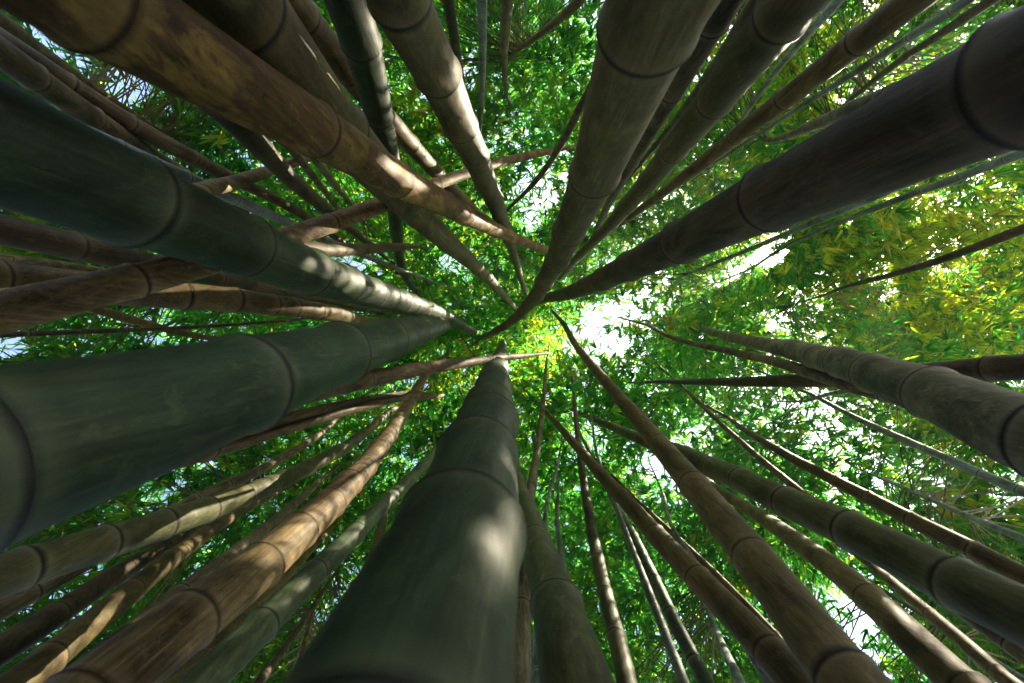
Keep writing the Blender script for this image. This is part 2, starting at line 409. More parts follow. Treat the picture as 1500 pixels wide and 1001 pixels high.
S('rough brown bamboo with scaly lit lower rim between the two green giants', 'brown', .12, 12,
  [(5,410,52),(130,424,45),(280,435,38),(345,439,35),(400,445,30),(470,458,21),(522,469,12)],
  [(20,411),(290,436),(361,441),(414,447),(443,453),(477,460),(500,465)])
S('thin brown culm dipping behind the huge grey-green bamboo', 'brown', .07, 10,
  [(120,447,15),(181,464,12),(240,482,10),(293,494,8),(345,500,6)], [(181,464),(222,477)], .3)
S('thread-thin dark culm just over the top of the huge grey-green bamboo', 'dark', .035, 9,
  [(235,482,6),(320,477,5),(400,472,4),(470,464,3)], None, .25)

# --- dry leaning poles
S('long orange-brown dry pole leaning right across the standing stalks', 'tan', .09, 11,
  [(2,456,62),(130,428,52),(255,400,43),(420,345,31),(500,321,27),(560,302,22),(650,264,16),(740,237,13),(835,216,9)],
  [(219,406),(492,322),(560,302),(640,268),(700,247),(760,232)], .45, 'dry_bamboo_pole', None, DEAD)
S('short dry pole crossing above the striped green giant, near the orange-spotted stalk', 'tan', .07, 9,
  [(5,268,60),(120,294,38),(225,292,29),(296,277,24),(350,263,21),(420,243,16),(470,228,11),(510,215,7)], [(318,270),(388,252),(430,240)], .3, 'dry_bamboo_pole', None, DEAD)
S('level dry pole with split hollow end crossing the grey-green straight stalk', 'brown', .09, 8,
  [(5,245,66),(200,318,46),(320,350,35),(430,362,28),(480,363,22),(505,364,18),(560,366,13),(590,364,11),(615,359,8)], [(502,364),(585,364)], .3, 'dry_bamboo_pole', None, DEAD)
S('dry tan pole with a long black crack under the huge grey-green bamboo', 'tan', .07, 9,
  [(60,700,66),(180,686,52),(300,658,40),(410,620,31),(480,600,27),(555,587,20),(600,583,15),(641,580,9)], [(482,600),(562,586),(595,584)], .3, 'dry_bamboo_pole', .6, DEAD)
S('orange dry pole lying across the top of the fat green bamboo', 'tan', .066, 8,
  [(100,640,62),(280,612,47),(450,582,34),(510,560,28),(570,544,22),(637,535,17),(695,530,13),(740,526,10),(770,523,8),(797,517,5)],
  [(640,535),(697,530),(740,527),(760,524)], .3, 'dry_bamboo_pole', None, DEAD)

def hermite(hs, vs, q):
    """C1 curve through (hs, vs); straight beyond both ends."""
    hs = np.asarray(hs, float); vs = np.asarray(vs, float)
    d = np.diff(vs) / np.diff(hs)
    m = np.empty(len(hs))
    m[0], m[-1] = d[0], d[-1]
    if len(hs) > 2:
        w0, w1 = np.diff(hs)[:-1], np.diff(hs)[1:]
        m[1:-1] = (d[:-1] * w1 + d[1:] * w0) / (w0 + w1)
    q = np.asarray(q, float)
    k = np.clip(np.searchsorted(hs, q) - 1, 0, len(hs) - 2)
    H = hs[k + 1] - hs[k]
    t = np.clip((q - hs[k]) / H, 0, 1)
    r = (2*t**3 - 3*t**2 + 1) * vs[k] + (t**3 - 2*t**2 + t) * H * m[k] + (-2*t**3 + 3*t**2) * vs[k+1] + (t**3 - t**2) * H * m[k+1]
    r = np.where(q < hs[0], vs[0] + (q - hs[0]) * m[0], r)
    r = np.where(q > hs[-1], vs[-1] + (q - hs[-1]) * m[-1], r)
    return r

def px(X, Y, h):
    return CX + F * X / h, CY + F * Y / h

def solve(b):
    """photograph measurements -> axis of the stalk in metres (x, y as functions of height above the camera)"""
    P = np.array(b['pts'], float)
    D, H = b['D'], b['H']
    rx, ry = (P[:, 0] - CX) / F, (P[:, 1] - CY) / F
    h = D * F / (P[:, 2] + D * F / H)
    deg = 2 if len(P) > 4 else 1
    for _ in range(6):
        wt = 1 / (.15 + h)
        cx_ = np.polyfit(h, rx * h, deg, w=wt); cy_ = np.polyfit(h, ry * h, deg, w=wt)
        g = h[:, None] * np.linspace(.82, 1.22, 161)[None, :]
        e = (rx[:, None] * g - np.polyval(cx_, g))**2 + (ry[:, None] * g - np.polyval(cy_, g))**2 + (.02 * (g - h[:, None]))**2
        h = g[np.arange(len(h)), e.argmin(1)]
        for i in range(1, len(h)):
            h[i] = max(h[i], h[i-1] * 1.05)
    X, Y = rx * h, ry * h
    if len(P) >= 4:      # stalks run smoothly: take most of the measuring noise out
        dg = 3 if len(P) >= 6 else 2
        wt = F / h / (3 + .02 * P[:, 2])
        k = .8
        X = k * np.polyval(np.polyfit(h, X, dg, w=wt), h) + (1 - k) * X
        Y = k * np.polyval(np.polyfit(h, Y, dg, w=wt), h) + (1 - k) * Y
    b['err'] = float(np.hypot(F * (X / h - rx), F * (Y / h - ry)).max())
    b['h'], b['X'], b['Y'] = h, X, Y
    # slope of the part below the lowest measured point: that of the fitted line, so the foot stays upright
    lin = np.polyfit(h, rx * h, 1)[0], np.polyfit(h, ry * h, 1)[0]
    b['lin'] = lin

def axis(b, q):
    x, y = hermite(b['h'], b['X'], q), hermite(b['h'], b['Y'], q)
    h0 = b['h'][0]; lo = q < h0
    k = .6 if b['kind'] == 'bamboo' else 1.0
    x = np.where(lo, b['X'][0] + (q - h0) * b['lin'][0] * k, x)
    y = np.where(lo, b['Y'][0] + (q - h0) * b['lin'][1] * k, y)
    # beyond the last measured point the tip eases towards its mean lean and nods a little
    h1 = b['h'][-1]; hi = q > h1
    u = np.clip(q - h1, 0, None)
    x = np.where(hi, b['X'][-1] + u * b['lin'][0], x)
    y = np.where(hi, b['Y'][-1] + u * b['lin'][1], y)
    return x, y

def rad(b, q):
    r = b['D'] / 2 * (1 - np.clip(q, -3, None) / b['H'])
    if b['kind'] != 'bamboo':       # the dry poles are thin at their broken ends
        r = r * (1 - .45 * np.clip((q - b['h'][-1] * .86) / (b['h'][-1] * .16), 0, 1))
    return np.maximum(r, .004)

def node_heights(b):
    top = b['top']
    q = np.linspace(max(.02, b['h'][0] * .5), b['h'][-1] * 1.05, 4000)
    x, y = axis(b, q); r = rad(b, q); R = np.hypot(x, y) + 1e-6
    ax, ay = px(x - r * x / R, y - r * y / R, q)
    got = []
    for nx, ny in b['nodes']:
        got.append(q[((ax - nx)**2 + (ay - ny)**2).argmin()])
    got = sorted(got)
    clean = []
    for g in got:
        if not clean or g - clean[-1] > .08:
            clean.append(g)
    base_in = b['inter'] or (.26 + 1.2 * b['D'])
    if not clean:
        clean = [b['h'][0] + base_in * random.uniform(0, 1)]
    # fill wide holes between seen nodes is not done: they were measured; go on below and above
    sp = np.diff(clean)
    lowsp = min(max(sp[0] if len(sp) else base_in, .2), .5)
    g = clean[0] - lowsp
    while g > -CAMZ + .05:
        clean.insert(0, g); lowsp = max(lowsp * .93, .14); g -= lowsp
    hisp = float(np.clip(np.median(sp[-3:]) if len(sp) else base_in, .24, .5))
    g = clean[-1] + hisp
    while g < top - .1:
        clean.append(g); g += hisp * random.uniform(.93, 1.07)
    return np.array(clean)

def build_culm(b, parent, base):
    top = b['top']
    nh = node_heights(b)
    b['nh'] = nh
    r0 = b['D'] / 2
    sc = min(1.0, max(.45, r0 / .07))
    offs = np.array([-.07, -.03, -.013, -.006, -.0015, .0025, .0055, .018, .05]) * sc
    prof = np.array([.006, .026, .06, .085, .088, -.014, .0, .008, .0])
    scar_ = [0, 0, .05, .9, 1, 1, .6, 0, 0]
    bloom_ = [0, .35, 1.0, .3, 0, 0, .2, .5, 0]
    lo, hi = -CAMZ - .05, top
    rows = {round(lo, 5): (0.0, 0.0, 0.0), round(hi, 5): (0.0, 0.0, 0.0)}
    for n in nh:
        amp = random.uniform(.85, 1.6)
        for o, p, sc_, bl_ in zip(offs, prof, scar_, bloom_):
            z = n + o
            if lo < z < hi:
                rows[round(z, 5)] = (sc_, bl_, p * amp)
    zs = sorted(rows)
    full = []
    for a, c in zip(zs[:-1], zs[1:]):
        full.append((a, *rows[a]))
        gap = c - a
        k = int(gap // .14)
        for j in range(1, k + 1):
            t = j / (k + 1)
            full.append((a + gap * t, 0.0, 0.0, 0.0))
    full.append((zs[-1], *rows[zs[-1]]))
    full = np.array(full)
    q, sca, blo, pf = full.T
    x, y = axis(b, q)
    r = rad(b, q)
    n = 40 if r0 > .055 else (28 if r0 > .04 else 18)
    if b['crack'] is not None:
        n = 72
    # zig-zag: a stalk shifts a touch at every joint
    ph = random.uniform(0, 6.28)
    idx = np.searchsorted(nh, q)
    zig = np.interp(q, nh, np.where(np.arange(len(nh)) % 2, 1.0, -1.0)) * r * .05
    x = x + zig * math.cos(ph); y = y + zig * math.sin(ph)
    th = np.linspace(0, 2 * math.pi, n, endpoint=False)
    dx, dy = np.gradient(x, q), np.gradient(y, q)
    T = np.stack([dx, dy, np.ones_like(dx)], 1); T /= np.linalg.norm(T, axis=1)[:, None]
    U = np.cross(T, np.array([0., 1, 0])); U /= np.linalg.norm(U, axis=1)[:, None]
    V = np.cross(T, U)
    oval = 1 + .018 * np.cos(2 * th[None, :] + ph) * np.ones((len(q), 1))
    rr = (r * (1 + pf))[:, None] * oval
    crack = np.zeros_like(rr)
    if b['crack'] is not None:
        # a split along the side that faces down the grove, wandering
        mid = np.arctan2(y, x) + b['crack'] * (1.6 - q) + .12 * np.sin(q * 9.1 + 1) + .05 * np.sin(q * 31)
        dth = np.abs((th[None, :] - mid[:, None] + math.pi) % (2 * math.pi) - math.pi)
        wid = (.34 + .12 * np.sin(q * 3.7 + .5))[:, None]
        crack = np.clip(1.25 - dth / np.maximum(wid, .05), 0, 1)
        rr = rr * (1 - .45 * crack)
    C = np.stack([x, y, q + CAMZ], 1)
    ct, st = np.cos(th), np.sin(th)
    W = C[:, None, :] + rr[:, :, None] * (U[:, None, :] * ct[None, :, None] + V[:, None, :] * st[None, :, None])
    W = W - np.array(base)[None, None, :]
    m = len(q)
    verts = W.reshape(-1, 3)
    i = np.arange(m - 1)[:, None] * n; j = np.arange(n)[None, :]; j2 = (j + 1) % n
    quads = np.stack([i + j, i + j2, i + n + j2, i + n + j], -1).reshape(-1, 4)
    # V = T x U makes (U, V, T) right-handed: this order faces outward
    verts = np.vstack([verts, C[-1][None] - np.array(base)[None] + np.array([[0, 0, .004]])])
    tip = len(verts) - 1
    tri = np.stack([(m - 1) * n + np.arange(n), (m - 1) * n + (np.arange(n) + 1) % n, np.full(n, tip)], 1)
    flat = np.concatenate([quads.ravel(), tri.ravel()])
    lt = np.concatenate([np.full(len(quads), 4), np.full(len(tri), 3)])
    at_sc = np.append(np.repeat(sca, n), 0); at_bl = np.append(np.repeat(blo, n), 0)
    at_cr = np.append(crack.ravel(), 0)
    me = mesh_from('culm', verts, flat, lt, [MATS[b['mat']]], True, {'scar': at_sc, 'bloom': at_bl, 'crack': at_cr})
    return link('culm', me, parent)

for b in B:
    solve(b)
    b['top'] = b['h'][-1] + .15 if b['kind'] != 'bamboo' else min(b['H'] - .3, max(b['h'][-1] + 2.2, b['H'] * .72))
    x0, y0 = axis(b, np.array([-CAMZ]))
    b['base'] = (float(x0[0]), float(y0[0]), 0.0)
    e = bpy.data.objects.new(b['kind'], None)
    e.empty_display_size = .2
    e.location = b['base']
    col.objects.link(e)
    e['label'] = b['label']
    e['category'] = 'bamboo' if b['kind'] == 'bamboo' else 'bamboo pole'
    e['group'] = b['group']
    b['root'] = e
    build_culm(b, e, b['base'])

# ------------------------------------------------------------------ sun direction
SUN_EL, SUN_AZ = math.radians(50), math.radians(-21)
SUN = np.array([math.cos(SUN_AZ) * math.cos(SUN_EL), math.sin(SUN_AZ) * math.cos(SUN_EL), math.sin(SUN_EL)])

# ------------------------------------------------------------------ canopy
def make_tuft(nf, nl):
    """one leafy twig: nf fans of nl leaves. Returns leaf table base(3) dir(3) normal(3) length width tint"""
    out = []
    tw = np.array([math.cos(0), math.sin(0), random.uniform(-.5, .15)])
    for f in range(nf):
        s = random.uniform(.02, .62)
        p = tw * s + np.array([random.gauss(0, .06), random.gauss(0, .13), random.gauss(0, .08) - .25 * s * s])
        a0 = random.gauss(0, .8)
        ft = random.uniform(0, 1)
        droop = random.uniform(.15, .95)
        for k in range(nl):
            a = a0 + random.uniform(-1.0, 1.0)
            d = np.array([math.cos(a), math.sin(a), -droop * random.uniform(.4, 1.3)])
            d /= np.linalg.norm(d)
            up = np.array([random.gauss(0, .45), random.gauss(0, .45), 1.0])
            nrm = up - d * up.dot(d); nrm /= np.linalg.norm(nrm)
            ln = random.uniform(.14, .235)
            out.append((*p, *d, *nrm, ln, random.uniform(.023, .034), .62 * ft + .38 * random.random()))
    return np.array(out)
TUFTS = [make_tuft(random.randint(4, 6), random.randint(5, 8)) for _ in range(48)]

# openings in the canopy where the sky shows, as seen in the photograph: x, y, half widths, share of leaves that stay
GAPS = [(866,468,20,28,.14),(896,503,27,18,.12),(908,460,24,20,.22),(938,432,26,12,.4),(868,520,14,14,.3),(785,290,34,45,.28),(1128,464,32,10,.45),
        (1435,500,34,9,.7),(188,132,42,30,.06),(12,503,32,26,.03),(962,676,28,26,.12),(1250,895,60,45,.35),
        (672,385,36,18,.25),(520,384,42,12,.30),(1195,640,24,18,.45),(1225,715,22,18,.35),(1480,720,30,30,.5),
        (225,722,26,18,.3),(690,105,14,34,.35),(610,560,20,18,.3),(1000,690,20,60,.5),
        (860,650,25,45,.45),(1445,60,50,25,.5),(1300,30,30,18,.4),(730,590,0,0,.5),(70,60,40,20,.45)]

def keep_prob(u, v):
    p = 1.0
    for gx, gy, gw, gh, k in GAPS:
        if gw <= 0:
            continue
        d = ((u - gx) / gw)**2 + ((v - gy) / gh)**2
        if d < 1.7:
            s = min(1.0, max(0.0, (d - .75) / .95))
            p = min(p, k + (1 - k) * s)
    return p

def canopy_height(u, v):
    rho = math.hypot(u - 790, (v - 460) * 1.1) / F
    t = min(1.0, rho / 1.15)
    return (1 - t) * 12.2 + t * 6.0

# sunlit glow put into the leaf colour as a yellow tint: x, y, half widths in the photograph, share
YELLOW_GLOW = [(1330,330,250,160,.8),(1400,450,180,70,.9),(765,490,85,60,.6),(640,225,45,70,.6),(930,320,100,60,.55),(1160,70,150,90,.65),
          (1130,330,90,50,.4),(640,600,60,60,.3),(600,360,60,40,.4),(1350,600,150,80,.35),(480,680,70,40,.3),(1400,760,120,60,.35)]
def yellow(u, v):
    return max(k * math.exp(-((u - x) / a)**2 - ((v - y) / b_)**2) for x, y, a, b_, k in YELLOW_GLOW)

N_CLUSTERS = 2500
SX, SY = SUN[0] / SUN[2], SUN[1] / SUN[2]
centres = []
while len(centres) < N_CLUSTERS:
    u = random.uniform(-210, 1710); v = random.uniform(-210, 1210)
    rho = math.hypot(u - 770, v - 470) / F
    sunny = max(0.0, min(1.0, (u - 930) / 200)) * max(0.0, 1 - abs(v - 360) / 420)
    h = canopy_height(u, v) * random.uniform(.66, 1.25)
    if random.random() < sunny:
        h = random.uniform(7.5, 12)
    if random.random() > keep_prob(u, v) * (1 - .42 * min(1, max(0, rho - .45) / .8)) * (1 - .15 * sunny):
        continue
    centres.append((u, v, h))
for _ in range(330):      # the highest, finest layer
    u = random.uniform(-160, 1660); v = random.uniform(-160, 1160)
    if random.random() < keep_prob(u, v) ** 1.5:
        centres.append((u, v, random.uniform(11, 15)))
for _ in range(30):       # clusters added to shade the outer stalks
    H_ = random.uniform(9, 14); low = random.uniform(0, 2.5)
    x = SX * (H_ - low) + random.uniform(-3.4, -.8); y = SY * (H_ - low) + random.uniform(-2.6, .8)
    u, v = px(x, y, H_)
    if random.random() < keep_prob(u, v):
        centres.append((u, v, H_))
for _ in range(170):      # the sunlit crowns beyond the black giant
    u = random.uniform(960, 1500); v = random.uniform(350, 530)
    if random.random() < keep_prob(u, v):
        centres.append((u, v, random.uniform(9.5, 13.5)))
# extra leaf clusters added to block the sun from the lower stalks
for _ in range(80):
    H_ = random.uniform(9.5, 14); low = random.uniform(0, 2.5)
    x = SX * (H_ - low) + random.uniform(-2.3, 2.0); y = SY * (H_ - low) + random.uniform(-1.9, 2.3)
    u, v = px(x, y, H_)
    if random.random() < keep_prob(u, v):
        centres.append((u, v, H_))

leaf_rows = []       # per leaf
leaf_owner = []
twig_by_owner = {}
living = [i for i, b in enumerate(B) if b['kind'] == 'bamboo']
own_of = {}
for i in living:           # every stalk carries leaves at its own tip
    b = B[i]
    for dz in (.1, .9, 1.8):
        q = b['top'] - dz
        if q < 3:
            continue
        x, y = axis(b, np.array([q]))
        for _ in range(2 if dz < 1 else 1):
            a = random.uniform(0, 6.28); r_ = random.uniform(.1, .45)
            cx_, cy_ = x[0] + r_ * math.cos(a), y[0] + r_ * math.sin(a)
            u, v = px(cx_, cy_, q + .15)
            if random.random() < keep_prob(u, v) + .15:
                own_of[len(centres)] = i
                centres.append((u, v, q + .15))
LQ = np.linspace(2, 15, 66)
LX = np.stack([np.stack(axis(B[i], LQ), 1) for i in living])          # stalk x height x 2
LTOP = np.array([B[i]['top'] for i in living])
for ic, (u, v, h) in enumerate(centres):
    c = np.array([(u - CX) / F * h, (v - CY) / F * h, h])
    qs = np.minimum(h - .3, LTOP - .3)
    ki = np.clip(((qs - 2) / .2).round().astype(int), 0, 65)
    xy = LX[np.arange(len(living)), ki]
    dd = np.hypot(xy[:, 0] - c[0], xy[:, 1] - c[1]) + .6 * np.maximum(0, h - .3 - qs) + np.where(qs < 2.5, 99, 0)
    n_ = int(dd.argmin()) if ic not in own_of else living.index(own_of[ic])
    best = -1
    if dd[n_] < 2.6 or ic in own_of:
        best = living[n_]
        b = B[best]
        q = max(2.2, min(h - .35 - .2 * dd[n_], b['top'] - .3))
        x, y = axis(b, np.array([q]))
        s = np.array([x[0], y[0], q])
    else:
        s = c + np.array([random.uniform(-.7, .7), random.uniform(-.7, .7), -.3])
    outward = c - s
    az = math.atan2(outward[1], outward[0])
    twig_by_owner.setdefault(best, [])
    if keep_prob(u, v) > .5:
        twig_by_owner[best].append((s, (s + c) / 2 + np.array([0, 0, .16 * np.linalg.norm(outward)]), c, .0075, .003))
    ntuft = random.randint(6, 11) if ic not in own_of else random.randint(2, 4)
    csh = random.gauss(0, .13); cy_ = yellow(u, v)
    spread = random.uniform(.028, .05) * h
    for k in range(ntuft):
        a = az + random.gauss(0, 1.1)
        p = c + np.array([random.gauss(0, spread), random.gauss(0, spread), random.gauss(0, spread * .7)])
        uu, vv = px(p[0], p[1], p[2])
        if random.random() > keep_prob(uu, vv) + .02:
            continue
        T = TUFTS[random.randrange(len(TUFTS))]
        ca, sa = math.cos(a), math.sin(a)
        R = np.array([[ca, -sa, 0], [sa, ca, 0], [0, 0, 1]])
        t = T.copy()
        g = random.uniform(.9, 1.15) * .93 * (h / 7.0)**.5 * (1 + .16 * min(1.0, max(0.0, math.hypot(uu - 770, vv - 470) / F - .4)))
        t[:, 0:3] = (T[:, 0:3] * g) @ R.T + p
        t[:, 3:6] = T[:, 3:6] @ R.T
        t[:, 6:9] = T[:, 6:9] @ R.T
        t[:, 9:11] *= g
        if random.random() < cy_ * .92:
            t[:, 11] = np.clip(.79 + .2 * T[:, 11] + random.gauss(0, .05), 0, .985)  # yellow tint stands in for sun shining through the leaves
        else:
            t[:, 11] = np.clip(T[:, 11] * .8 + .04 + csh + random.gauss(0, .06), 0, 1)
        leaf_rows.append(t)
        leaf_owner.append(np.full(len(t), best))
        if keep_prob(uu, vv) < .75:
            continue
        end = p + R @ np.array([.5, 0, -.1])
        twig_by_owner[best].append((c, (c + p) / 2 + np.array([0, 0, .05]), p, .003, .002))
        twig_by_owner[best].append((p, (p + end) / 2 + np.array([0, 0, .04]), end, .002, .0012))
# the rest of the grove all round, down to the ground: what keeps the low sky off the stalks
for _ in range(1500):
    a = random.uniform(0, 2 * math.pi); R_ = random.uniform(8.5, 13); z = random.uniform(-1.2, 1.0) if random.random() < .35 else random.uniform(-1, 5.2)
    p = np.array([R_ * math.cos(a), R_ * math.sin(a), z])
    T = TUFTS[random.randrange(len(TUFTS))]
    t = T.copy()
    an = random.uniform(0, 6.28); ca, sa = math.cos(an), math.sin(an)
    R = np.array([[ca, -sa, 0], [sa, ca, 0], [0, 0, 1]])
    t[:, 0:3] = (T[:, 0:3] * 2.4) @ R.T + p
    t[:, 3:6] = T[:, 3:6] @ R.T
    t[:, 6:9] = T[:, 6:9] @ R.T
    t[:, 9:11] *= 2.0
    leaf_rows.append(t); leaf_owner.append(np.full(len(t), -1))
for i in living:           # bare side branches at the upper joints, some still leafy at the end
    b = B[i]
    for q in b['nh']:
        if q < 5.0 or q > b['top'] - .5 or random.random() > .38:
            continue
        x, y = axis(b, np.array([q]))
        for _ in range(random.choice((1, 1, 2))):
            a = random.uniform(0, 6.28); ln = random.uniform(.35, 1.25)
            p0 = np.array([x[0], y[0], q])
            p2 = p0 + np.array([math.cos(a) * ln * .8, math.sin(a) * ln * .8, ln * random.uniform(.25, .7)])
            p1 = p0 + np.array([math.cos(a) * ln * .45, math.sin(a) * ln * .45, ln * .12])
            uu, vv = px(p2[0], p2[1], p2[2])
            if random.random() > keep_prob(uu, vv) + .1:
                continue
            twig_by_owner.setdefault(i, []).append((p0, p1, p2, .0065, .002))
            if q > 6.5 and random.random() < .5:
                T = TUFTS[random.randrange(len(TUFTS))]
                ca, sa = math.cos(a), math.sin(a)
                R = np.array([[ca, -sa, 0], [sa, ca, 0], [0, 0, 1]])
                t = T.copy()
                t[:, 0:3] = (T[:, 0:3] * .9) @ R.T + p2
                t[:, 3:6] = T[:, 3:6] @ R.T
                t[:, 6:9] = T[:, 6:9] @ R.T
                t[:, 11] = np.clip(T[:, 11] * .85, 0, 1)
                leaf_rows.append(t); leaf_owner.append(np.full(len(t), i))
# leafy sprays added high up on the sun's side, to keep the foreground stalks in the shade as the photograph has them
def find(word):
    return next(i for i, b in enumerate(B) if word in b['label'])
SHADED = [('hugest grey', 40, 655, .2), ('hugest grey', 130, 630, .22), ('hugest grey', 220, 605, .24), ('hugest grey', 310, 575, .24), ('hugest grey', 400, 548, .26), ('hugest grey', 470, 525, .26), ('hugest grey', 530, 508, .26),
          ('fat green', 615, 960, .2), ('fat green', 640, 880, .22), ('fat green', 665, 810, .24), ('fat green', 688, 740, .24), ('fat green', 700, 690, .25), ('fat green', 710, 640, .26), ('fat green', 717, 600, .28),
          ('sun-striped upper', 60, 240, .22), ('sun-striped upper', 140, 270, .24), ('sun-striped upper', 220, 300, .25), ('sun-striped upper', 300, 335, .26), ('sun-striped upper', 380, 370, .24),
          ('mottled orange', 215, 45, .24), ('mottled orange', 330, 115, .26), ('mottled orange', 450, 185, .26), ('mottled orange', 530, 230, .24),
          ('upper half sunlit', 400, 70, .26), ('upper half sunlit', 470, 160, .26), ('dark smooth', 830, 950, .26), ('dark smooth', 810, 870, .26), ('dark smooth', 790, 800, .26),
          ('straight grey-green', 520, 40, .24), ('straight grey-green', 545, 120, .24), ('straight grey-green', 558, 175, .24), ('corner trio, going', 60, 120, .25), ('corner trio, going', 140, 180, .25), ('corner trio with', 60, 95, .22), ('corner trio with', 240, 209, .24),
          ('directly under', 60, 350, .25), ('directly under', 180, 382, .25), ('directly under', 280, 400, .25), ('between the two green', 60, 415, .24), ('between the two green', 160, 427, .24), ('long orange-brown dry', 60, 445, .22), ('long orange-brown dry', 180, 418, .24),
          ('jade green', 340, 960, .22), ('jade green', 400, 900, .22), ('bold sun stripes', 200, 965, .22), ('bold sun stripes', 270, 920, .2)]
def sun_ray(word, sx, sy):
    b = B[find(word)]
    q = np.linspace(max(.1, b['h'][0] * .7), b['h'][-1] * 1.02, 1500)
    x, y = axis(b, q); ax, ay = px(x, y, q)
    k = ((ax - sx)**2 + (ay - sy)**2).argmin()
    Q = np.array([x[k], y[k], q[k]])
    Q[:2] += SUN[:2] / np.linalg.norm(SUN[:2]) * rad(b, q[k:k+1])[0] * .7      # the stalk's sunward side
    return Q
RAYS = [(sun_ray(w_, sx, sy), r) for w_, sx, sy, r in SHADED]
DARK_RAYS = [(sun_ray(w_, sx, sy), r) for w_, sx, sy, r in SHADED if w_ in ('directly under', 'corner trio, going', 'corner trio with')]
for Q, r in RAYS:
    for k in range(7):
        p = Q + SUN * random.uniform(9.5, 14) + np.array([random.gauss(0, r * .6), random.gauss(0, r * .6), 0])
        uu, vv = px(p[0], p[1], p[2])
        if random.random() > keep_prob(uu, vv):
            continue
        T = TUFTS[random.randrange(len(TUFTS))]
        a = random.uniform(0, 6.28); ca, sa = math.cos(a), math.sin(a)
        R = np.array([[ca, -sa, 0], [sa, ca, 0], [0, 0, 1]])
        t = T.copy()
        t[:, 0:3] = (T[:, 0:3] - T[:, 0:3].mean(0)) @ R.T * 1.1 + p
        t[:, 3:6] = T[:, 3:6] @ R.T
        t[:, 6:9] = T[:, 6:9] @ R.T
        t[:, 9:11] *= 1.3
        t[:, 11] = np.clip(T[:, 11] * .8 * .9 + (.42 if random.random() < yellow(uu, vv) * 1.1 else 0), 0, .95)  # some sprays carry the same painted yellow glow
        leaf_rows.append(t); leaf_owner.append(np.full(len(t), -1))
LEAVES = np.vstack(leaf_rows); OWN = np.concatenate(leaf_owner)

# leaf mid points; thin the leaves where the sky shows, and open shafts along which sunlight falls on the stalks
MID = LEAVES[:, 0:3] + LEAVES[:, 3:6] * LEAVES[:, 9:10] * .5
keep = np.ones(len(MID), bool)
hh = np.maximum(MID[:, 2], .3)
U_ = CX + F * MID[:, 0] / hh; V_ = CY + F * MID[:, 1] / hh
rnd = rng.random(len(MID))
for gx, gy, gw, gh, k in GAPS:
    if gw <= 0:
        continue
    d = ((U_ - gx) / gw)**2 + ((V_ - gy) / gh)**2
    s = np.clip((d - .55) / .75, 0, 1)
    keep &= rnd < np.maximum(k * .8 + (1 - k) * s, k * .5)

